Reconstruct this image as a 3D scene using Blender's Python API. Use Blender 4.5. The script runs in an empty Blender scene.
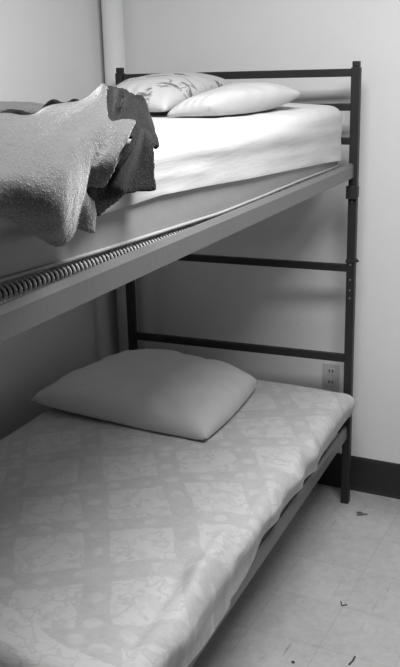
import bpy, bmesh, math, random
from mathutils import Vector, Matrix, noise as mnoise

random.seed(7)
scene = bpy.context.scene
COL = scene.collection
scene.view_settings.view_transform = 'Standard'
scene.view_settings.look = 'None'
scene.view_settings.exposure = 0.1
scene.view_settings.gamma = 1.0

# ------------------------------------------------------------------ helpers
def new_obj(name, me, mat=None, parent=None, smooth=True):
    if isinstance(me, bmesh.types.BMesh):
        m = bpy.data.meshes.new(name)
        bmesh.ops.recalc_face_normals(me, faces=me.faces)
        me.to_mesh(m); me.free(); me = m
    o = bpy.data.objects.new(name, me)
    COL.objects.link(o)
    if mat: me.materials.append(mat)
    if smooth:
        for p in me.polygons: p.use_smooth = True
    if parent: o.parent = parent
    return o

def empty(name, loc=(0, 0, 0)):
    o = bpy.data.objects.new(name, None); COL.objects.link(o)
    o.location = loc; o.empty_display_size = .1
    return o

def tag(o, label, cat, group=None):
    o['label'] = label; o['category'] = cat
    if group: o['group'] = group
    return o

def structure(o):
    o['kind'] = 'structure'; return o

def box(bm, lo, hi, bevel=0.0, seg=2, fn=None):
    r = bmesh.ops.create_cube(bm, size=1.0)
    vs = r['verts']
    for v in vs:
        v.co = Vector([(lo[i] + hi[i]) / 2 + v.co[i] * (hi[i] - lo[i]) for i in range(3)])
    if bevel > 0:
        es = list({e for v in vs for e in v.link_edges})
        rb = bmesh.ops.bevel(bm, geom=es, offset=bevel, segments=seg, affect='EDGES', profile=.5)
    if fn:
        for v in bm.verts: v.co = Vector(fn(v.co))

def cyl(bm, a, b, r, n=16, r2=None):
    a = Vector(a); b = Vector(b); d = b - a
    q = d.to_track_quat('Z', 'Y').to_matrix().to_4x4()
    M = Matrix.Translation((a + b) / 2) @ q
    bmesh.ops.create_cone(bm, cap_ends=True, segments=n, radius1=r, radius2=r if r2 is None else r2, depth=d.length, matrix=M)

def sweep_y(bm, prof, y0, y1, dz=lambda y: 0, n=2):
    """closed (x,z) profile swept along y"""
    rings = []
    for k in range(n):
        y = y0 + (y1 - y0) * k / (n - 1)
        rings.append([bm.verts.new((x, y, z + dz(y))) for x, z in prof])
    m = len(prof)
    for k in range(n - 1):
        for i in range(m):
            bm.faces.new((rings[k][i], rings[k][(i + 1) % m], rings[k + 1][(i + 1) % m], rings[k + 1][i]))
    bm.faces.new(rings[0]); bm.faces.new(list(reversed(rings[-1])))

def tube(bm, pts, r, n=6):
    rings = []
    for k, p in enumerate(pts):
        a = Vector(pts[max(0, k - 1)]); b = Vector(pts[min(len(pts) - 1, k + 1)])
        t = (b - a).normalized()
        up = Vector((0, 1, 0)) if abs(t.y) < .9 else Vector((1, 0, 0))
        s = t.cross(up).normalized(); u = s.cross(t)
        rings.append([bm.verts.new(Vector(p) + (s * math.cos(6.2832 * i / n) + u * math.sin(6.2832 * i / n)) * r) for i in range(n)])
    for k in range(len(pts) - 1):
        for i in range(n):
            bm.faces.new((rings[k][i], rings[k][(i + 1) % n], rings[k + 1][(i + 1) % n], rings[k + 1][i]))
    bm.faces.new(rings[0]); bm.faces.new(list(reversed(rings[-1])))

def lerp_tab(tab, x):
    tab = sorted(tab)
    if x <= tab[0][0]: return tab[0][1]
    for (a, va), (b, vb) in zip(tab, tab[1:]):
        if x <= b:
            t = (x - a) / (b - a)
            return va + (vb - va) * t
    return tab[-1][1]

def nz(x, y, z, s): return mnoise.noise(Vector((x * s, y * s, z * s)))
def sstep(a, b, x):
    t = max(0, min(1, (x - a) / (b - a))); return t * t * (3 - 2 * t)

# ------------------------------------------------------------------ materials
class NT:
    def __init__(self, name):
        self.m = bpy.data.materials.new(name); self.m.use_nodes = True
        self.t = self.m.node_tree; self.b = self.t.nodes['Principled BSDF']
        self.out = self.t.nodes['Material Output']
    def n(self, typ, **kw):
        nd = self.t.nodes.new(typ)
        for k, v in kw.items():
            if k.startswith('_'): setattr(nd, k[1:], v)
            else: nd.inputs[k.replace('__', ' ')].default_value = v
        return nd
    def l(self, a, b): self.t.links.new(a, b)
    def math(self, op, a, b=None, c=None):
        nd = self.t.nodes.new('ShaderNodeMath'); nd.operation = op
        for i, x in enumerate((a, b, c)):
            if x is None: continue
            if isinstance(x, (int, float)): nd.inputs[i].default_value = x
            else: self.l(x, nd.inputs[i])
        return nd.outputs[0]
    def coords(self): return self.n('ShaderNodeTexCoord').outputs['Object']
    def mix(self, f, a, b):
        nd = self.t.nodes.new('ShaderNodeMix'); nd.data_type = 'FLOAT'
        for sock, x in ((nd.inputs[0], f), (nd.inputs[2], a), (nd.inputs[3], b)):
            if isinstance(x, (int, float)): sock.default_value = x
            else: self.l(x, sock)
        return nd.outputs[0]
    def noise(self, vec, scale, detail=3, rough=.5):
        nd = self.n('ShaderNodeTexNoise'); nd.inputs['Scale'].default_value = scale
        nd.inputs['Detail'].default_value = detail; nd.inputs['Roughness'].default_value = rough
        self.l(vec, nd.inputs['Vector']); return nd.outputs['Fac']
    def ramp(self, f, a, b):
        nd = self.n('ShaderNodeMapRange'); nd.inputs[1].default_value = a; nd.inputs[2].default_value = b
        nd.interpolation_type = 'SMOOTHSTEP'
        self.l(f, nd.inputs[0]); return nd.outputs[0]
    def grey(self, f):
        nd = self.n('ShaderNodeCombineColor')
        for i in range(3): self.l(f, nd.inputs[i])
        self.l(nd.outputs[0], self.b.inputs['Base Color'])
    def bump(self, h, strength, dist=.01):
        nd = self.n('ShaderNodeBump'); nd.inputs['Strength'].default_value = strength
        nd.inputs['Distance'].default_value = dist
        self.l(h, nd.inputs['Height']); self.l(nd.outputs[0], self.b.inputs['Normal'])

def plain(name, val, var=.06, scale=8, rough=.6, metal=0, bump=.1, bscale=60, spec=.5):
    t = NT(name); c = t.coords()
    f = t.noise(c, scale, 4)
    t.grey(t.mix(f, val * (1 - var), val * (1 + var)))
    t.b.inputs['Roughness'].default_value = rough; t.b.inputs['Metallic'].default_value = metal
    t.b.inputs['Specular IOR Level'].default_value = spec
    if bump: t.bump(t.noise(c, bscale, 3), bump, .004)
    return t.m

M_POST = plain('dark grey painted steel', .024, .25, 14, .5, 0, .15, 90, .35)
M_RAIL = plain('light grey painted steel', .145, .08, 6, .42, 0, .12, 70)
M_COIL = plain('galvanised wire', .85, .1, 20, .4, 0, 0)
M_DARK = plain('dark blackened steel', .02, .2, 20, .6, 0, 0)
M_BASE = plain('black rubber baseboard', .022, .25, 12, .5, 0, .2, 30)
M_PLATE = plain('pale plastic', .60, .03, 10, .4, 0, 0)
M_SLOT = plain('dark slot', .03, .05, 10, .7, 0, 0)
M_DEBRIS = plain('dark scrap', .05, .3, 80, .8, 0, 0)

def wall_mat(name, val):
    t = NT(name); c = t.coords()
    f = t.noise(c, 1.3, 3)
    s = t.noise(c, 9, 5, .65)
    spots = t.ramp(t.noise(c, 30, 2), .74, .80)
    v = t.math('MULTIPLY', t.mix(f, val * .97, val * 1.03), t.mix(s, .97, 1.03))
    v = t.math('MULTIPLY', v, t.mix(spots, 1.0, .86))
    t.grey(v); t.b.inputs['Roughness'].default_value = .55
    t.b.inputs['Specular IOR Level'].default_value = .35
    t.bump(t.noise(c, 45, 4), .10, .004)
    return t.m
M_WALL = wall_mat('painted wall', .80)

def floor_mat():
    t = NT('vinyl floor tile'); c = t.coords()
    sep = t.n('ShaderNodeSeparateXYZ'); t.l(c, sep.inputs[0])
    T = .229
    def line(ax, off):
        a = t.math('ADD', ax, off)
        a = t.math('DIVIDE', a, T)
        fr = t.math('FRACT', a)
        d = t.math('ABSOLUTE', t.math('SUBTRACT', fr, .5))
        return t.ramp(d, .4915, .4975), t.math('FLOOR', a)
    lx, ix = line(sep.outputs[0], FLOOR_OX + 10 * T)
    ly, iy = line(sep.outputs[1], FLOOR_OY + 30 * T)
    seam = t.math('MAXIMUM', lx, ly)
    cell = t.n('ShaderNodeCombineXYZ'); t.l(ix, cell.inputs[0]); t.l(iy, cell.inputs[1])
    wn = t.n('ShaderNodeTexWhiteNoise'); t.l(cell.outputs[0], wn.inputs[0])
    base = t.mix(wn.outputs[0], .465, .485)
    cloud = t.noise(c, 3.5, 6, .6)
    base = t.math('MULTIPLY', base, t.mix(cloud, .80, 1.16))
    # long thin scuffs
    mp = t.n('ShaderNodeMapping'); mp.inputs['Scale'].default_value = (90, 5, 1); mp.inputs['Rotation'].default_value = (0, 0, .5)
    t.l(c, mp.inputs[0])
    sc = t.ramp(t.noise(mp.outputs[0], 1, 3), .64, .72)
    mp2 = t.n('ShaderNodeMapping'); mp2.inputs['Scale'].default_value = (110, 6, 1); mp2.inputs['Rotation'].default_value = (0, 0, -.95)
    t.l(c, mp2.inputs[0])
    sc2 = t.ramp(t.noise(mp2.outputs[0], 1, 3), .65, .72)
    scm = t.math('MULTIPLY', t.math('MAXIMUM', sc, sc2), t.ramp(t.noise(c, 4, 2), .42, .62))
    base = t.math('MULTIPLY', base, t.mix(scm, 1.0, .70))
    speck = t.ramp(t.noise(c, 55, 2), .71, .77)
    base = t.math('MULTIPLY', base, t.mix(speck, 1.0, .62))
    base = t.math('MULTIPLY', base, t.mix(t.noise(c, 28, 6, .75), .70, 1.26))
    # grime close to the wall
    gr = t.ramp(sep.outputs[1], -.16, .10)
    gr = t.math('MULTIPLY', gr, t.mix(t.noise(c, 16, 5, .7), .1, 1.0))
    base = t.math('MULTIPLY', base, t.mix(gr, 1.0, .55))
    base = t.math('MULTIPLY', base, t.mix(t.math('MULTIPLY', seam, t.mix(cloud, .3, 1.3)), 1.0, .76))
    t.grey(base)
    t.l(t.mix(cloud, .28, .5), t.b.inputs['Roughness'])
    t.b.inputs['Specular IOR Level'].default_value = .4
    t.bump(t.math('SUBTRACT', t.noise(c, 25, 3), t.math('MULTIPLY', seam, .8)), .08, .004)
    return t.m

def sheet_pattern_mat():
    """faded floral print laid out in a diagonal lattice of bands with pale dots"""
    t = NT('printed sheet'); c = t.coords()
    sep = t.n('ShaderNodeSeparateXYZ')
    wv = t.n('ShaderNodeTexNoise'); wv.inputs['Scale'].default_value = 5; wv.inputs['Detail'].default_value = 1
    t.l(c, wv.inputs['Vector'])
    vm = t.n('ShaderNodeVectorMath', _operation='MULTIPLY_ADD'); vm.inputs[1].default_value = (.05, .05, 0)
    t.l(wv.outputs['Color'], vm.inputs[0]); t.l(c, vm.inputs[2])
    t.l(vm.outputs[0], sep.inputs[0])
    X, Y = sep.outputs[0], sep.outputs[1]
    a = t.math('ADD', t.math('MULTIPLY', X, .854), t.math('MULTIPLY', Y, .52))
    b = t.math('ADD', t.math('MULTIPLY', X, -.52), t.math('MULTIPLY', Y, .854))
    P = .236
    def cellc(q, off):
        return t.math('SUBTRACT', t.math('FRACT', t.math('DIVIDE', t.math('ADD', q, off), P)), .5)
    ca = cellc(a, .969 - .015 + P / 2 + 10 * P); cb = cellc(b, .10 + 10 * P)
    da = t.math('ABSOLUTE', ca); db = t.math('ABSOLUTE', cb)
    W = .15
    ba = t.math('SUBTRACT', 1.0, t.ramp(da, W - .012, W + .012))
    bb = t.math('SUBTRACT', 1.0, t.ramp(db, W - .012, W + .012))
    band = t.math('MAXIMUM', ba, bb)
    # dots along the bands
    def dots(q, d, off):
        s = t.math('MULTIPLY', t.math('SUBTRACT', t.math('FRACT', t.math('DIVIDE', t.math('ADD', q, off), P / 2.5)), .5), .40)
        r = t.math('SQRT', t.math('ADD', t.math('MULTIPLY', s, s), t.math('MULTIPLY', d, d)))
        return t.math('SUBTRACT', 1.0, t.ramp(r, .055, .105))
    dt = t.math('MAXIMUM', t.math('MULTIPLY', dots(b, ca, 3.0), ba), t.math('MULTIPLY', dots(a, cb, 3.02), bb))
    # scrolls inside the squares
    n1 = t.noise(vm.outputs[0], 17, 2, .5)
    scroll = t.math('SUBTRACT', 1.0, t.ramp(t.math('ABSOLUTE', t.math('SUBTRACT', n1, .5)), .008, .04))
    n2 = t.noise(vm.outputs[0], 42, 2, .5)
    fine = t.math('SUBTRACT', 1.0, t.ramp(t.math('ABSOLUTE', t.math('SUBTRACT', n2, .5)), .01, .06))
    blot = t.ramp(t.noise(vm.outputs[0], 26, 2), .52, .62)
    inner = t.math('MAXIMUM', t.math('MULTIPLY', scroll, .8), t.math('MULTIPLY', blot, .45))
    inn = t.mix(inner, .59, .49)
    bnd = t.mix(t.math('MAXIMUM', t.math('MULTIPLY', fine, .6), t.math('MULTIPLY', blot, .5)),   .515, .465)
    v = t.mix(band, inn, bnd)
    v = t.mix(t.math('MULTIPLY', dt, t.mix(t.ramp(n1, .4, .6), .2, .9)), v, .595)
    # border of the print along the foot
    bs = t.math('ADD', t.math('MULTIPLY', X, .28), Y)
    brd = t.math('SUBTRACT', 1.0, t.ramp(t.math('ABSOLUTE', t.math('ADD', bs, 1.895)), .020, .026))
    v = t.mix(brd, v, t.mix(blot, .50, .40))
    edge = t.math('SUBTRACT', 1.0, t.ramp(t.math('ABSOLUTE', t.math('ADD', bs, 1.822)), .040, .045))
    v = t.mix(edge, v, t.mix(t.math('MULTIPLY', scroll, .6), .62, .5))
    t.grey(t.math('MULTIPLY', v, t.mix(t.noise(c, 2.5, 3), .94, 1.07)))
    t.b.inputs['Roughness'].default_value = .75; t.b.inputs['Specular IOR Level'].default_value = .25
    mpw = t.n('ShaderNodeMapping'); mpw.inputs['Scale'].default_value = (3, 9, 3); mpw.inputs['Rotation'].default_value = (0, 0, .5)
    t.l(c, mpw.inputs[0])
    h = t.math('ADD', t.noise(mpw.outputs[0], 2.2, 4, .6), t.math('MULTIPLY', t.noise(c, 30, 3), .15))
    t.bump(h, .35, .02)
    return t.m

def cloth_mat(name, val, streak=(1, 1, 1), bump=.25, var=.04, rough=.8, spec=.25):
    t = NT(name); c = t.coords()
    mp = t.n('ShaderNodeMapping'); mp.inputs['Scale'].default_value = streak; t.l(c, mp.inputs[0])
    f = t.noise(mp.outputs[0], 4, 4, .6)
    t.grey(t.mix(f, val * (1 - var), val * (1 + var)))
    t.b.inputs['Roughness'].default_value = rough; t.b.inputs['Specular IOR Level'].default_value = spec
    t.bump(t.math('ADD', f, t.math('MULTIPLY', t.noise(c, 50, 2), .08)), bump, .02)
    return t.m
M_SHEET = cloth_mat('white bed sheet', .62, (3, .7, 6), .14, .03)
M_PILLOW = cloth_mat('white pillowcase', .52, (1, 1, 1), .3, .02)
M_PILLOW_LOW = cloth_mat('off white pillowcase', .64, (1, 1, 1), .3, .02)
M_TICK = cloth_mat('grey mattress cover', .44, (1, .5, 1), .3, .06, .45, .5)
M_TICK2 = cloth_mat('mattress ticking', .5, (1, 1, 1), .2, .04)

def print_pillow_mat():
    t = NT('sprig printed pillowcase'); c = t.coords()
    wv = t.n('ShaderNodeTexNoise'); wv.inputs['Scale'].default_value = 14; wv.inputs['Detail'].default_value = 2
    t.l(c, wv.inputs['Vector'])
    vm = t.n('ShaderNodeVectorMath', _operation='MULTIPLY_ADD'); vm.inputs[1].default_value = (.09, .09, 0)
    t.l(wv.outputs['Color'], vm.inputs[0]); t.l(c, vm.inputs[2])
    vo = t.n('ShaderNodeTexVoronoi', _voronoi_dimensions='2D'); vo.inputs['Scale'].default_value = 7.5; vo.inputs['Randomness'].default_value = .8
    t.l(vm.outputs[0], vo.inputs['Vector'])
    leaf = t.math('SUBTRACT', 1.0, t.ramp(vo.outputs['Distance'], .20, .28))
    n = t.ramp(t.noise(c, 34, 3), .46, .54)
    stem = t.math('SUBTRACT', 1.0, t.ramp(t.math('ABSOLUTE', t.math('SUBTRACT', t.noise(c, 9, 1), .5)), .006, .016))
    pick = t.ramp(t.noise(c, 6, 0), .50, .56)
    k = t.math('MAXIMUM', t.math('MULTIPLY', leaf, n), t.math('MULTIPLY', t.math('MULTIPLY', stem, pick), .7))
    t.grey(t.mix(k, .51, .17))
    t.b.inputs['Roughness'].default_value = .8; t.b.inputs['Specular IOR Level'].default_value = .2
    t.bump(t.noise(c, 5, 4, .6), .3, .02)
    return t.m

def fleece_mat(name, gain):
    t = NT(name); c = t.coords()
    f = t.noise(c, 7, 4, .6); g = t.noise(c, 130, 3, .7)
    vo = t.n('ShaderNodeTexVoronoi'); vo.inputs['Scale'].default_value = 230; t.l(c, vo.inputs['Vector'])
    pill = t.math('SUBTRACT', 1.0, t.ramp(vo.outputs['Distance'], .1, .45))
    v = t.math('MULTIPLY', t.mix(f, .9, 1.1), t.mix(g, .12, .20))
    v = t.math('ADD', v, t.math('MULTIPLY', pill, .15))
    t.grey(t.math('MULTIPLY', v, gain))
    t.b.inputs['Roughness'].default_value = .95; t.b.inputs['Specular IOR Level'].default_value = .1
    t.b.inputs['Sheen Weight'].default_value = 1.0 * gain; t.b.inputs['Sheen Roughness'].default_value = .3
    t.bump(t.math('ADD', g, pill), .4, .005)
    return t.m

# ------------------------------------------------------------------ setting
TH = .055                                            # the room is turned a touch against the bed
EX = Vector((math.cos(TH), -math.sin(TH), 0)); EY = Vector((math.sin(TH), math.cos(TH), 0))
ROOM = Matrix.Rotation(-TH, 4, 'Z')
YW, XW = .126, -1.095
FLOOR_OX, FLOOR_OY = 0, 0
fx = Vector((.06, -.72, 0)); FLOOR_OX = -(fx @ EX) ; FLOOR_OX = -fx.dot(EX)
fy = Vector((.066, -.811, 0)); FLOOR_OY = -fy.dot(EY)
FLOOR_OX += .1145; FLOOR_OY += .1145
M_FLOOR = floor_mat()

def room_box(name, lo, hi, mat, bevel=0, seg=2):
    bm = bmesh.new(); box(bm, lo, hi, bevel, seg)
    o = new_obj(name, bm, mat, smooth=False); o.matrix_world = ROOM
    return structure(o)
room_box('floor', (XW - .1, -4.6, -.1), (2.6, YW + .1, 0), M_FLOOR)
room_box('wall_back', (XW - .1, YW, 0), (2.6, YW + .1, 2.75), M_WALL)
room_box('wall_left', (XW - .1, -4.6, 0), (XW, YW, 2.75), M_WALL)
def cove(bm, L, along_x):
    prof = [(0, 0), (.016, 0), (.011, .012), (.009, .03), (.009, .135), (.006, .145), (0, .147)]
    rings = []
    for k in range(2):
        rings.append([bm.verts.new(((L[k], YW - d, z) if along_x else (XW + d, L[k], z))) for d, z in prof])
    m = len(prof)
    for i in range(m):
        bm.faces.new((rings[0][i], rings[0][(i + 1) % m], rings[1][(i + 1) % m], rings[1][i]))
    bm.faces.new(rings[0]); bm.faces.new(list(reversed(rings[1])))
bm = bmesh.new(); cove(bm, (XW, 2.6), True)
o = new_obj('baseboard_back', bm, M_BASE, smooth=False); o.matrix_world = ROOM; structure(o)
bm = bmesh.new(); cove(bm, (-4.6, YW - .02), False)
o = new_obj('baseboard_left', bm, M_BASE, smooth=False); o.matrix_world = ROOM; structure(o)
# painted riser pipe boxed into the corner
bm = bmesh.new(); cyl(bm, (-1.030, .076, 0), (-1.030, .076, 2.75), .043, 40)
o = new_obj('trim_1', bm, M_WALL); o.matrix_world = ROOM; structure(o)
bm = bmesh.new(); box(bm, (XW + .001, .100, .70), (XW + .018, .118, 1.15), .002)  # dark strip standing in for the shaded gap between pipe and wall
o = new_obj('gap_shade_strip', bm, M_DARK, smooth=False); o.matrix_world = ROOM; structure(o)

# power outlet low on the back wall
ox = Vector((-.103, .13, 0)).dot(EX)
t_out = empty('power_outlet', ROOM @ Vector((ox, YW, .476))); t_out.rotation_euler.z = -TH
tag(t_out, 'pale double power outlet low on the back wall behind the lower bunk', 'outlet')
bm = bmesh.new(); box(bm, (-.035, -.006, -.057), (.035, 0, .057), .003)
new_obj('cover_plate', bm, M_PLATE, t_out, smooth=False)
for s in (-1, 1):
    bm = bmesh.new(); box(bm, (-.017, -.0075, s * .0235 - .014), (.017, -.0055, s * .0235 + .014), .0008)
    so = new_obj('socket', bm, M_PLATE, t_out, smooth=False)
    for q in (-.007, .007):
        bm = bmesh.new(); box(bm, (q - .0022, -.0082, s * .0235 - .003), (q + .0022, -.0070, s * .0235 + .009))
        new_obj('slot', bm, M_SLOT, so, smooth=False)

# ------------------------------------------------------------------ bunk bed
W, YF = .93, -2.27
bed = empty('bunk_bed', (0, 0, 0))
tag(bed, 'dark grey steel bunk bed with light grey side rails against the wall', 'bunk bed')
bolt_me = None
def post(x, y):
    bm = bmesh.new(); box(bm, (x - .0155, y - .0155, 0), (x + .0155, y + .0155, 1.668), .003)
    p = new_obj('post', bm, M_POST, bed, smooth=False)
    bm = bmesh.new(); box(bm, (x - .0125, y - .0125, 1.668), (x + .0125, y + .0125, 1.688), .003)
    new_obj('cap', bm, M_POST, p, smooth=False)
    s = -1 if y > -1 else 1
    # rail hook bracket below the upper rail, collar and bolts
    bm = bmesh.new()
    box(bm, (x - .020, y + s * .022 - .008, 1.215), (x + .022, y + s * .022 + .006, 1.262), .002)
    box(bm, (x + .0135, y - .015, 1.218), (x + .0185, y + .012, 1.258), .0015)
    new_obj('bracket', bm, M_DARK, p, smooth=False)
    bm = bmesh.new(); box(bm, (x - .0185, y - .0185, .979), (x + .0185, y + .0185, .991), .002)
    new_obj('collar', bm, M_POST, p, smooth=False)
    for z in (1.318, 1.205, .972, .915, .875, .845, .31):
        bm = bmesh.new(); cyl(bm, (x, y + s * .0150, z), (x, y + s * .0195, z), .0048, 10, .003)
        new_obj('bolt', bm, M_RAIL, p)
    bm = bmesh.new(); cyl(bm, (x + .015, y, .985), (x + .026, y, .985), .005, 10)
    new_obj('bolt', bm, M_POST, p)
for x, y in ((0, 0), (-W, 0), (0, YF), (-W, YF)): post(x, y)
for y in (0, YF):
    for z, h in ((1.650, .0135), (1.534, .0125), (1.417, .0125), (.957, .0135), (.606, .0150), (.31, .014)):
        bm = bmesh.new(); box(bm, (-W + .0155, y - .011, z - h), (-.0155, y + .011, z + h), .003)
        new_obj('crossbar', bm, M_POST, bed, smooth=False)

def rail(x, z, side):
    """rolled steel angle, outer face at x, supporting flange turned in"""
    s = side
    prof = [(x, -.0255), (x, .014), (x - s * .007, .0255), (x - s * .013, .0255), (x - s * .0035, .012), (x - s * .0035, -.022), (x - s * .034, -.022), (x - s * .034, -.0255)]
    prof = [(px, z + pz) for px, pz in prof]
    bm = bmesh.new(); sweep_y(bm, prof, -.0160, YF + .0160)
    r = new_obj('side_rail', bm, M_RAIL, bed, smooth=False)
    bm = bmesh.new()
    for yy in (-.0175, YF + .0175):
        box(bm, (x - s * .030, yy - .0015, z - .022), (x - s * .004, yy + .0015, z + .022))
    return r
for z in (1.3155, .309):
    rail(.004, z, 1); rail(-W - .004, z, -1)
def coil(x, z0, z1, y0, y1, pitch, r, wire):
    pts = []; n = int((y0 - y1) / pitch * 12)
    for k in range(n + 1):
        a = 6.2832 * k / 12
        pts.append((x + r * math.cos(a), y0 + (y1 - y0) * k / n, z0 + (z1 - z0) * k / n + r * math.sin(a)))
    bm = bmesh.new(); tube(bm, pts, wire, 6)
    c = new_obj('edge_spring', bm, M_COIL, bed)
    bm = bmesh.new(); cyl(bm, (x, y0, z0), (x, y1, z1), r * .72, 14)
    new_obj('core_rod', bm, M_DARK, c)
coil(-.049, 1.311, 1.349, -1.12, YF + .03, .0135, .0132, .0028)
coil(-W + .049, 1.311, 1.349, -1.12, YF + .03, .0135, .0132, .0028)
def deck(z):
    bm = bmesh.new()
    bmesh.ops.create_grid(bm, x_segments=13, y_segments=30, size=.5)
    for v in bm.verts: v.co = Vector((-W / 2 + v.co.x * (W - .10), YF / 2 + v.co.y * (-YF - .12), z))
    o = new_obj('link_spring_deck', bm, M_COIL, bed)
    m = o.modifiers.new('w', 'WIREFRAME'); m.thickness = .004; m.use_even_offset = False
deck(1.304); deck(.312)

# ------------------------------------------------------------------ bedding
def fold(s, a, b, r):
    """arc-length coordinate s over an edge of [a,b] rounded by r -> (pos, drop)"""
    def one(t):
        if t <= 0: return t, 0
        L = r * math.pi / 2
        if t < L: return r * math.sin(t / r), r * (1 - math.cos(t / r))
        return r, r + (t - L)
    if s > b - r:
        p, d = one(s - (b - r)); return b - r + p, d
    if s < a + r:
        p, d = one((a + r) - s); return a + r - p, d
    return s, 0

def sheet(name, mat, xs, ys, r, ztop, overL, overR, overB, overF, disp, nx=90, ny=150, over_n=14, parent=None):
    """a sheet over a mattress: xs=(x0,x1), ys=(y_foot,y_rear); over*(q) = side length hung down at q"""
    x0, x1 = xs; y0, y1 = ys
    ext = r * (math.pi / 2 - 1)
    def params(a, b, n):
        main = [('m', a + r + (b - a - 2 * r) * k / n) for k in range(n + 1)]
        lo = [('lo', k / over_n) for k in range(over_n, 0, -1)]
        hi = [('hi', k / over_n) for k in range(1, over_n + 1)]
        return lo + main + hi
    PXs = params(x0, x1, nx); PYs = params(y0, y1, ny)
    bm = bmesh.new(); grid = []
    for ky, qy in PYs:
        row = []
        for kx, qx in PXs:
            xm = qx if kx == 'm' else (x0 + r if kx == 'lo' else x1 - r)
            ym = qy if ky == 'm' else (y0 + r if ky == 'lo' else y1 - r)
            if kx == 'm': X, dx = qx, 0
            elif kx == 'hi': X, dx = fold(x1 - r + qx * overR(ym), x0, x1, r)
            else: X, dx = fold(x0 + r - qx * overL(ym), x0, x1, r)
            if ky == 'm': Y, dy = qy, 0
            elif ky == 'hi': Y, dy = fold(y1 - r + qy * overB(xm), y0, y1, r)
            else: Y, dy = fold(y0 + r - qy * overF(xm), y0, y1, r)
            if dx > 0 and dy > 0:
                # pull the corner in so that it rounds
                k = min(dx, dy, r) / r
                X -= (.15 * r * k) * (1 if kx == 'hi' else -1); Y -= (.15 * r * k) * (1 if ky == 'hi' else -1)
            d = max(dx, dy)
            p = Vector((X, Y, ztop(X, Y) - d))
            p = disp(p, kx, qx, ky, qy, d)
            row.append(bm.verts.new(p))
        grid.append(row)
    for j in range(len(grid) - 1):
        for i in range(len(grid[0]) - 1):
            bm.faces.new((grid[j][i], grid[j][i + 1], grid[j + 1][i + 1], grid[j + 1][i]))
    o = new_obj(name, bm, mat, parent)
    return o

def rounded_slab(name, mat, xs, ys, zb, zt, r, zfun=None, parent=None):
    bm = bmesh.new()
    box(bm, (xs[0], ys[0], zb), (xs[1], ys[1], zt), r, 5)
    bmesh.ops.subdivide_edges(bm, edges=[e for e in bm.edges if e.calc_length() > .3], cuts=14, use_grid_fill=True)
    if zfun:
        for v in bm.verts: v.co = Vector(zfun(v.co))
    return new_obj(name, bm, mat, parent)

# ---- lower bunk
LX = (-1.0, .026); LY = (-1.868, -.022)
m = rounded_slab('mattress', M_TICK2, (LX[0] + .022, LX[1] - .030), (LY[0] + .022, LY[1] - .020), .337, .470, .035)
tag(m, 'mattress of the lower bunk under the printed sheet', 'mattress')
HEM = [(-.02, .392), (-.20, .388), (-.35, .386), (-.52, .376), (-.66, .385), (-.8, .388), (-1.02, .390), (-1.07, .362), (-1.14, .335), (-1.2, .320), (-1.33, .322), (-1.55, .345), (-1.75, .355), (-1.9, .36)]
def ztop_l(x, y):
    cx = (x - LX[0]) / (LX[1] - LX[0]) * 2 - 1
    return .487 + .014 * (1 - cx * cx) + .004 * nz(x, y, 0, 3.1)
RL = .048
arc = RL * (math.pi / 2 - 1)
CREASE = [((-.03, -1.16), (.03, -1.62), .018, .020), ((-.06, -1.30), (-.03, -1.75), -.014, .022), ((.0, -.62), (.05, -.80), .015, .016), ((-.01, -.45), (.045, -.58), .012, .015), ((-.16, -1.05), (-.02, -1.42), .010, .03), ((.0, -.86), (.05, -1.02), .012, .02), ((-.06, -.88), (.02, -1.25), -.010, .022)]
def disp_l(p, kx, qx, ky, qy, d):
    w = 1.0
    p = p.copy()
    h = .0035 * nz(p.x * 1.0 + p.y * .6, p.y * .35, 0, 7) + .0018 * nz(p.x, p.y, 1, 16)
    if kx == 'hi':
        p.x += .003 * nz(0, p.y, 0, 5.5) * min(1, d / .06) + .006 * math.sin(min(1, d / .10) * 3.1) - .010 * sstep(.35, 1, qx)
        if p.y > -.14: p.x += .012 * sstep(-.14, -.05, p.y) * math.sin(min(1, d / .11) * 3.14)
    for (a, b, amp, wd) in CREASE:
        ax, ay = a; bx, by = b
        vx, vy = bx - ax, by - ay; L2 = vx * vx + vy * vy
        t = ((p.x - ax) * vx + (p.y - ay) * vy) / L2
        tt = max(0, min(1, t)); dd = math.hypot(p.x - ax - vx * tt, p.y - ay - vy * tt)
        f = amp * math.exp(-(dd / wd) ** 2) * sstep(-.1, .35, t) * (1 if t < 1 else .6)
        if kx == 'hi' and d > .03: p.x += f * .9
        else: h += f
    p.z += h * (1 if d < .03 else .3)
    return p
o = sheet('bed_sheet', sheet_pattern_mat(), LX, LY, RL, ztop_l,
          lambda y: arc + RL + .06, lambda y: RL * math.pi / 2 + max(.01, (.487 - RL) - lerp_tab(HEM, y)),
          lambda x: RL * math.pi / 2 + .06, lambda x: RL * math.pi / 2 + .06, disp_l)
tag(o, 'faded floral print sheet with a diagonal lattice on the lower bunk', 'bed sheet')

# ---- upper bunk
UY = (-2.15, -.05)
BOT = [(-.1, 1.331), (-.53, 1.332), (-.9, 1.329), (-1.17, 1.329), (-1.4, 1.336), (-1.6, 1.342), (-1.75, 1.347), (-1.95, 1.355), (-2.1, 1.362)]
def slab_u(co):
    lift = (lerp_tab(BOT, co.y) + .002 - 1.334) * max(0, 1 - (co.z - 1.334) / .12)
    mid = .012 * math.exp(-((co.x + .46) / .40) ** 6) if co.z < 1.36 else 0
    return (co.x + .0012 * nz(co.y, co.z, 0, 9), co.y, co.z + lift + .0015 * nz(co.x, co.y, co.z, 7))
m = rounded_slab('mattress', M_TICK, (-.895, -.0375), (UY[0] + .012, UY[1] - .012), 1.334, 1.512, .012, slab_u)
bm = bmesh.new()
tube(bm, [(-.0365 + .0012 * nz(y, 1.338, 0, 9), y, lerp_tab(BOT, y) + .0065) for y in [-.075 - k * .04 for k in range(52)]], .0042, 8)
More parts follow.
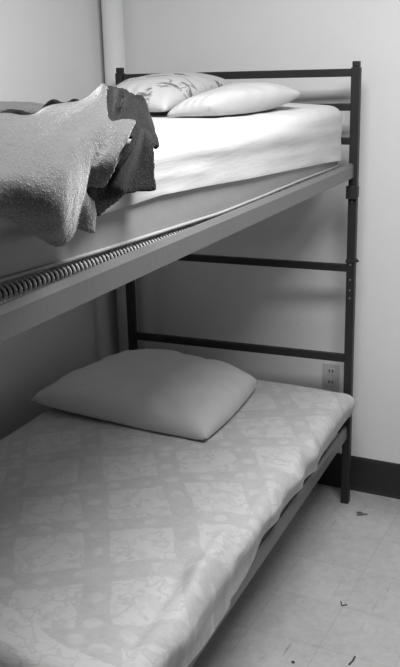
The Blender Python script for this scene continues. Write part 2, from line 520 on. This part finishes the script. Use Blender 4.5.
new_obj('piping', bm, M_TICK, m)
tag(m, 'grey covered mattress of the upper bunk showing below its white sheet', 'mattress')
HEMU = [(-.05, 1.355), (-.25, 1.366), (-.545, 1.379), (-.975, 1.398), (-1.297, 1.415), (-1.5, 1.424), (-1.673, 1.422), (-2.2, 1.42)]
RU = .042
def ztop_u(x, y):
    cx = (x + .5) * 2
    return 1.527 + .024 * (1 - cx * cx) * .6 + .020 * sstep(-.6, -.1, y) * (1 - cx * cx * .4) + .003 * nz(x, y, 0, 4)
def disp_u(p, kx, qx, ky, qy, d):
    p = p.copy()
    if kx == 'hi':
        k = min(1, d / .05)
        p.x += k * (.0016 * math.sin(p.z * 105 + 2.2 * nz(0, p.y, 0, 2.5) + p.y * 4) + .0022 * nz(0, p.y, p.z * 4, 6))
        p.x += .004 * sstep(.86, .94, qx)
    p.z += .003 * nz(p.x * .5, p.y * 1.6, 0, 9) if d < .02 else 0
    return p
o = sheet('bed_sheet', M_SHEET, (-.905, -.029), UY, RU, ztop_u,
          lambda y: RU * math.pi / 2 + .05, lambda y: RU * math.pi / 2 + max(.01, ztop_u(-.03, y) - RU - lerp_tab(HEMU, y)),
          lambda x: RU * math.pi / 2 + .12, lambda x: RU * math.pi / 2 + .05, disp_u)
tag(o, 'plain white sheet pulled over the upper bunk mattress', 'bed sheet')

# ---- pillows
def pillow(name, mat, corners, base, thick, label, seed, n=56, tilt=None, pw=.5, low=.22, wr=.006, peak=None, rc=.0):
    """corners: front-left, front-right, back-right, back-left as (x,y,z)"""
    c = [Vector(q) for q in corners]
    bm = bmesh.new(); top = {}; bot = {}
    for j in range(n + 1):
        for i in range(n + 1):
            u, v = i / n, j / n
            # pinch the edges so the corners stick out as ears
            a, b = u * 2 - 1, v * 2 - 1
            uu = .5 + a / 2 * (1 - .03 * (1 - b * b)); vv = .5 + b / 2 * (1 - .03 * (1 - a * a))
            if a > 0: uu -= rc * a * a * b * b; 
            if a > 0: vv -= rc * a * a * abs(b) * b
            p = c[0] * (1 - uu) * (1 - vv) + c[1] * uu * (1 - vv) + c[2] * uu * vv + c[3] * (1 - uu) * vv
            t = ((1 - abs(a) ** 2.6) * (1 - abs(b) ** 2.6)) ** pw
            if peak: t *= 1 + peak[2] * math.exp(-((u - peak[0]) ** 2 + (v - peak[1]) ** 2) / .09)
            edge = 1 - (1 - a ** 8) * (1 - b ** 8)
            w = wr * (nz(p.x + seed, p.y, seed, 6) + .5 * nz(p.x, p.y + seed, seed, 14)) * (1 - edge)
            rad = wr * .55 * math.sin(math.atan2(b, a) * 17 + seed) * sstep(.55, .95, max(abs(a), abs(b))) * (1 - edge)
            zt = p.z + thick * t * (1 - low) + w + rad
            zb = p.z - thick * t * low
            zb = max(zb, base(p.x, p.y) + .002); zt = max(zt, zb + .0005)
            border = i in (0, n) or j in (0, n)
            top[i, j] = bm.verts.new((p.x, p.y, zt))
            bot[i, j] = top[i, j] if border else bm.verts.new((p.x, p.y, zb))
    for j in range(n):
        for i in range(n):
            bm.faces.new((top[i, j], top[i + 1, j], top[i + 1, j + 1], top[i, j + 1]))
            f = (bot[i, j], bot[i, j + 1], bot[i + 1, j + 1], bot[i + 1, j])
            if len(set(f)) == 4 and not all(v in top.values() for v in f):
                try: bm.faces.new(f)
                except ValueError: pass
            elif len(set(f)) >= 3:
                try: bm.faces.new(f)
                except ValueError: pass
    o = new_obj(name, bm, mat)
    return tag(o, label, 'pillow')
base_l = lambda x, y: ztop_l(x, y) + .004
pillow('pillow', M_PILLOW_LOW, [(-1.01, -.655, .535), (-.265, -.73, .512), (-.275, -.175, .535), (-.90, -.085, .530)], base_l, .145,
       'plump off white pillow lying on the floral sheet of the lower bunk', 3.3, low=.25, pw=.36, peak=(.35, .75, .12), rc=.035, wr=.010)
base_u = lambda x, y: ztop_u(x, y) + .004
pillow('pillow', print_pillow_mat(), [(-.62, -.72, 1.565), (-.37, -.765, 1.558), (-.40, -.10, 1.610), (-.83, -.09, 1.600)], base_u, .095,
       'white pillow printed with dark sprigs, at the back corner of the upper bunk', 8.1, low=.2, pw=.42)
pillow('pillow', M_PILLOW, [(-.352, -.795, 1.548), (-.215, -.80, 1.572), (-.090, -.34, 1.590), (-.375, -.17, 1.604)], base_u, .095,
       'plain white pillow with a pointed corner beside the printed pillow on the upper bunk', 5.7, low=.55, pw=.40)

# ---- fleece blanket: patches of its folds, thickened and fused into one surface
def cr(p0, p1, p2, p3, t):
    return .5 * ((2 * p1) + (-p0 + p2) * t + (2 * p0 - 5 * p1 + 4 * p2 - p3) * t * t + (-p0 + 3 * p1 - 3 * p2 + p3) * t ** 3)
def spline(pts, n):
    out = []; m = len(pts)
    for k in range(n + 1):
        s = (m - 1) * k / n; i = min(int(s), m - 2); t = s - i
        q0 = pts[i - 1] if i > 0 else pts[0] * 2 - pts[1]
        q3 = pts[i + 2] if i + 2 < m else pts[-1] * 2 - pts[-2]
        out.append(cr(q0, pts[i], pts[i + 1], q3, t))
    return out
def patch(rows, nu=40, nv=40, th=.011):
    rows = [spline([Vector(p) for p in r], nu) for r in rows]
    cols = [spline([r[k] for r in rows], nv) for k in range(nu + 1)]
    bm = bmesh.new()
    g = [[bm.verts.new(cols[i][j]) for i in range(nu + 1)] for j in range(nv + 1)]
    for j in range(nv):
        for i in range(nu):
            bm.faces.new((g[j][i], g[j][i + 1], g[j + 1][i + 1], g[j + 1][i]))
    bm.normal_update()
    geom = bmesh.ops.solidify(bm, geom=list(bm.faces), thickness=th)
    return bm
PATCHES = [
 # main cloth over the mattress and the big hanging tongue
 [[(-0.520, -1.568, 1.579), (-0.520, -1.354, 1.571), (-0.520, -1.230, 1.560), (-0.480, -1.181, 1.574), (-0.380, -1.195, 1.586), (-0.250, -1.317, 1.613)],
  [(-0.450, -1.652, 1.583), (-0.450, -1.449, 1.576), (-0.420, -1.373, 1.565), (-0.360, -1.370, 1.590), (-0.240, -1.432, 1.602), (-0.120, -1.539, 1.640)],
  [(-0.220, -1.933, 1.570), (-0.220, -1.766, 1.572), (-0.200, -1.699, 1.575), (-0.160, -1.663, 1.584), (-0.100, -1.669, 1.602), (-0.060, -1.647, 1.624)],
  [(-0.020, -2.177, 1.558), (-0.020, -2.044, 1.552), (-0.010, -1.981, 1.554), (0.000, -1.926, 1.563), (0.000, -1.849, 1.575), (-0.010, -1.742, 1.595)],
  [(0.030, -2.240, 1.540), (0.040, -2.129, 1.533), (0.055, -2.081, 1.527), (0.065, -2.029, 1.530), (0.035, -1.931, 1.545), (0.010, -1.792, 1.557)],
  [(0.030, -2.243, 1.521), (0.040, -2.133, 1.506), (0.055, -2.088, 1.492), (0.068, -2.037, 1.479), (0.035, -1.928, 1.500), (0.000, -1.844, 1.509)],
  [(0.005, -2.216, 1.503), (0.010, -2.096, 1.479), (0.000, -2.009, 1.443), (0.000, -1.940, 1.408), (0.005, -1.900, 1.427), (0.005, -1.872, 1.473)]],
 # turned-up far edge, its shade put into a darker colour
 [[(-0.560, -1.297, 1.583), (-0.560, -1.255, 1.589), (-0.560, -1.212, 1.585), (-0.560, -1.156, 1.571), (-0.550, -1.133, 1.582), (-0.530, -1.128, 1.602), (-0.510, -1.125, 1.607), (-0.500, -1.104, 1.599), (-0.480, -1.106, 1.602), (-0.460, -1.109, 1.607), (-0.440, -1.108, 1.600), (-0.420, -1.113, 1.590)],
  [(-0.610, -1.230, 1.570), (-0.640, -1.144, 1.573), (-0.640, -1.100, 1.568), (-0.620, -1.069, 1.559), (-0.630, -1.015, 1.564), (-0.620, -0.993, 1.579), (-0.600, -0.988, 1.584), (-0.580, -0.979, 1.581), (-0.560, -0.980, 1.583), (-0.540, -0.980, 1.586), (-0.510, -0.994, 1.581), (-0.470, -1.030, 1.577)],
  [(-0.560, -1.299, 1.566), (-0.570, -1.244, 1.565), (-0.570, -1.201, 1.563), (-0.560, -1.158, 1.558), (-0.560, -1.121, 1.559), (-0.550, -1.102, 1.565), (-0.530, -1.099, 1.568), (-0.510, -1.092, 1.567), (-0.490, -1.094, 1.570), (-0.470, -1.096, 1.572), (-0.450, -1.095, 1.572), (-0.430, -1.098, 1.572)]],
 # cloth lying beyond it
 [[(-0.800, -1.226, 1.596), (-0.780, -1.040, 1.590), (-0.760, -0.925, 1.585), (-0.740, -0.842, 1.576), (-0.700, -0.851, 1.567)],
  [(-0.740, -1.300, 1.591), (-0.730, -1.108, 1.585), (-0.720, -0.983, 1.576), (-0.700, -0.903, 1.570), (-0.660, -0.913, 1.564)],
  [(-0.640, -1.422, 1.584), (-0.640, -1.230, 1.577), (-0.640, -1.100, 1.568), (-0.640, -0.995, 1.560), (-0.600, -1.006, 1.561)]],
 # second fold, pale outer face
 [[(-0.010, -1.745, 1.574), (0.010, -1.751, 1.578), (0.025, -1.742, 1.581), (0.045, -1.736, 1.579)],
  [(0.005, -1.785, 1.543), (0.030, -1.797, 1.551), (0.050, -1.805, 1.555), (0.065, -1.805, 1.554)],
  [(0.005, -1.832, 1.514), (0.030, -1.848, 1.518), (0.050, -1.853, 1.524), (0.062, -1.844, 1.525)],
  [(0.002, -1.863, 1.486), (0.012, -1.857, 1.487), (0.025, -1.856, 1.489), (0.032, -1.838, 1.489)]],
 # its shaded inner face
 [[(0.035, -1.717, 1.576), (0.020, -1.677, 1.572), (0.000, -1.623, 1.563), (-0.010, -1.592, 1.551)],
  [(0.050, -1.774, 1.551), (0.005, -1.664, 1.535), (0.000, -1.623, 1.522), (0.005, -1.609, 1.510)],
  [(0.048, -1.815, 1.522), (0.004, -1.697, 1.498), (0.004, -1.647, 1.482), (0.010, -1.617, 1.475)],
  [(0.025, -1.823, 1.489), (0.004, -1.727, 1.459), (0.006, -1.669, 1.453), (0.012, -1.619, 1.449)]],
 # back layer
 [[(-0.120, -1.469, 1.629), (-0.100, -1.481, 1.627), (-0.060, -1.523, 1.622), (-0.080, -1.472, 1.611)],
  [(-0.090, -1.519, 1.605), (-0.060, -1.545, 1.607), (-0.045, -1.537, 1.592), (-0.060, -1.488, 1.574)],
  [(-0.035, -1.652, 1.572), (-0.025, -1.623, 1.574), (-0.020, -1.580, 1.560), (-0.020, -1.543, 1.542)],
  [(-0.010, -1.681, 1.549), (0.000, -1.653, 1.543), (0.003, -1.611, 1.531), (0.003, -1.578, 1.522)]],
 # cavity between main cloth and back layer
 [[(-0.130, -1.521, 1.642), (-0.190, -1.381, 1.636), (-0.180, -1.350, 1.626), (-0.080, -1.485, 1.619)],
  [(-0.090, -1.600, 1.606), (-0.170, -1.429, 1.600), (-0.170, -1.394, 1.596), (-0.075, -1.531, 1.597)],
  [(-0.030, -1.713, 1.574), (-0.080, -1.606, 1.567), (-0.080, -1.586, 1.568), (-0.040, -1.635, 1.573)]],
 # small tongue
 [[(0.010, -1.889, 1.485), (0.018, -1.887, 1.478), (0.010, -1.853, 1.460)],
  [(0.012, -1.898, 1.457), (0.022, -1.893, 1.455), (0.014, -1.856, 1.441)],
  [(0.006, -1.899, 1.427), (0.010, -1.881, 1.419), (0.006, -1.846, 1.408)]],
 # cloth under the second fold, coloured dark as shade
 [[(0.000, -1.859, 1.487), (0.002, -1.813, 1.487), (0.002, -1.769, 1.480), (0.002, -1.720, 1.460)],
  [(0.000, -1.852, 1.467), (0.002, -1.816, 1.462), (0.002, -1.786, 1.454), (0.002, -1.762, 1.446)],
  [(0.000, -1.839, 1.441), (0.002, -1.833, 1.437), (0.002, -1.826, 1.432), (0.002, -1.820, 1.431)]],
]
bmj = bmesh.new()
for rows in PATCHES:
    b = patch(rows); me = bpy.data.meshes.new('t'); b.to_mesh(me); b.free(); bmj.from_mesh(me); bpy.data.meshes.remove(me)
from mathutils.kdtree import KDTree
SHADE_PATCHES = (1, 4, 5, 6, 8)  # fold patches that get their shade from a darker colour
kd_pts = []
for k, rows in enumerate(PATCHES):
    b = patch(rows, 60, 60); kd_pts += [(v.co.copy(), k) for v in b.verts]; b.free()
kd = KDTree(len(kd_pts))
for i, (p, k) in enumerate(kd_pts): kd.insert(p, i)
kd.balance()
blanket = new_obj('blanket', bmj, fleece_mat('grey fleece', 1.0))
rm = blanket.modifiers.new('r', 'REMESH'); rm.mode = 'VOXEL'; rm.voxel_size = .0042; rm.use_smooth_shade = True
sm = blanket.modifiers.new('s', 'SMOOTH'); sm.factor = .4; sm.iterations = 2
dg = bpy.context.evaluated_depsgraph_get()
me2 = bpy.data.meshes.new_from_object(blanket.evaluated_get(dg))
blanket.modifiers.clear(); blanket.data = me2
bm = bmesh.new(); bm.from_mesh(me2); bm.normal_update()
for v in bm.verts:
    n = v.normal.copy()
    v.co = v.co + n * (.0006 * nz(*v.co, 170) + .0025 * nz(*v.co, 22))
bm.to_mesh(me2); bm.free()
for p in me2.polygons: p.use_smooth = True
me2.materials.append(fleece_mat('shade toned fleece', .14))  # darker copy of the fleece, shade of the folds put into its colour
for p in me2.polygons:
    if kd_pts[kd.find(p.center)[1]][1] in SHADE_PATCHES: p.material_index = 1
tag(blanket, 'rumpled grey fleece blanket hanging over the edge of the upper bunk', 'blanket')

# ---- scraps on the floor
def scrap(name, pts, r, label):
    bm = bmesh.new(); tube(bm, [(x, y, r * .7) for x, y in pts], r, 7)
    tag(new_obj(name, bm, M_DEBRIS), label, 'scrap')
a, b, c = (0.163, -0.679, 0.000), (0.172, -0.699, -0.000), (0.186, -0.688, 0.000)
scrap('thread_scrap', [a[:2], b[:2], c[:2]], .0022, 'tiny dark hooked thread on a floor tile right of the bed')
a, b, c = (0.267, -0.978, 0.000), (0.273, -0.956, 0.000), (0.274, -0.936, 0.000)
scrap('thread_scrap', [a[:2], b[:2], c[:2]], .0026, 'small dark scrap on the tile seam at the bottom edge of the photo')
a = (0.113, -1.030, 0.000)
scrap('lint_scrap', [(a[0] - .004, a[1]), (a[0], a[1] + .002), (a[0] + .004, a[1])], .0035, 'little dark speck of lint on the floor close to the bed sheet')
bm = bmesh.new(); a = (0.082, -0.075, 0.000)
bmesh.ops.create_circle(bm, cap_ends=True, radius=1, segments=22)
for v in bm.verts:
    q = math.atan2(v.co.y, v.co.x); k = 1 + .3 * math.sin(3 * q + 1) + .15 * math.sin(5 * q)
    v.co = Vector((a[0] + v.co.x * .020 * k, a[1] + v.co.y * .016 * k, .0012))
tag(new_obj('floor_smudge', bm, plain('smudge', .12, .5, 60, .7, 0, 0), smooth=False), 'dark smudge on the floor just beside the foot of the right bed post', 'smudge')

# ------------------------------------------------------------------ light
def area(name, loc, target, size, power, sy=None):
    l = bpy.data.lights.new(name, 'AREA'); l.energy = power; l.size = size
    if sy: l.shape = 'RECTANGLE'; l.size_y = sy
    o = bpy.data.objects.new(name, l); COL.objects.link(o); o.location = loc
    o.rotation_euler = (Vector(target) - Vector(loc)).to_track_quat('-Z', 'Y').to_euler()
area('ceiling_light', (.50, -1.45, 2.62), (.50, -1.45, 0), 1.2, 54, .6)
w = bpy.data.worlds.new('World'); scene.world = w; w.use_nodes = True
wt = w.node_tree; bg = wt.nodes['Background']
tc = wt.nodes.new('ShaderNodeTexCoord'); sp = wt.nodes.new('ShaderNodeSeparateXYZ'); wt.links.new(tc.outputs['Generated'], sp.inputs[0])
mr = wt.nodes.new('ShaderNodeMapRange'); mr.inputs[1].default_value = -.5; mr.inputs[2].default_value = .9
mr.inputs[3].default_value = 1.25; mr.inputs[4].default_value = 1.05
wt.links.new(sp.outputs[2], mr.inputs[0]); wt.links.new(mr.outputs[0], bg.inputs[1])

# ------------------------------------------------------------------ camera
cam = bpy.data.cameras.new('camera'); co = bpy.data.objects.new('camera', cam); COL.objects.link(co)
yaw, pit, rol = 0.42031, -0.28984, -0.02507
f = Vector((-math.sin(yaw) * math.cos(pit), math.cos(yaw) * math.cos(pit), math.sin(pit)))
r = Vector((math.cos(yaw), math.sin(yaw), 0)); u = r.cross(f)
r2 = math.cos(rol) * r + math.sin(rol) * u; u2 = -math.sin(rol) * r + math.cos(rol) * u
M = Matrix((r2, u2, -f)).transposed().to_4x4(); M.translation = Vector((0.77764, -3.12425, 1.66484))
co.matrix_world = M
cam.sensor_fit = 'VERTICAL'; cam.sensor_height = 24; cam.sensor_width = 24
cam.lens = 876.87599 * 24 / 667
cam.clip_start = .05
scene.camera = co
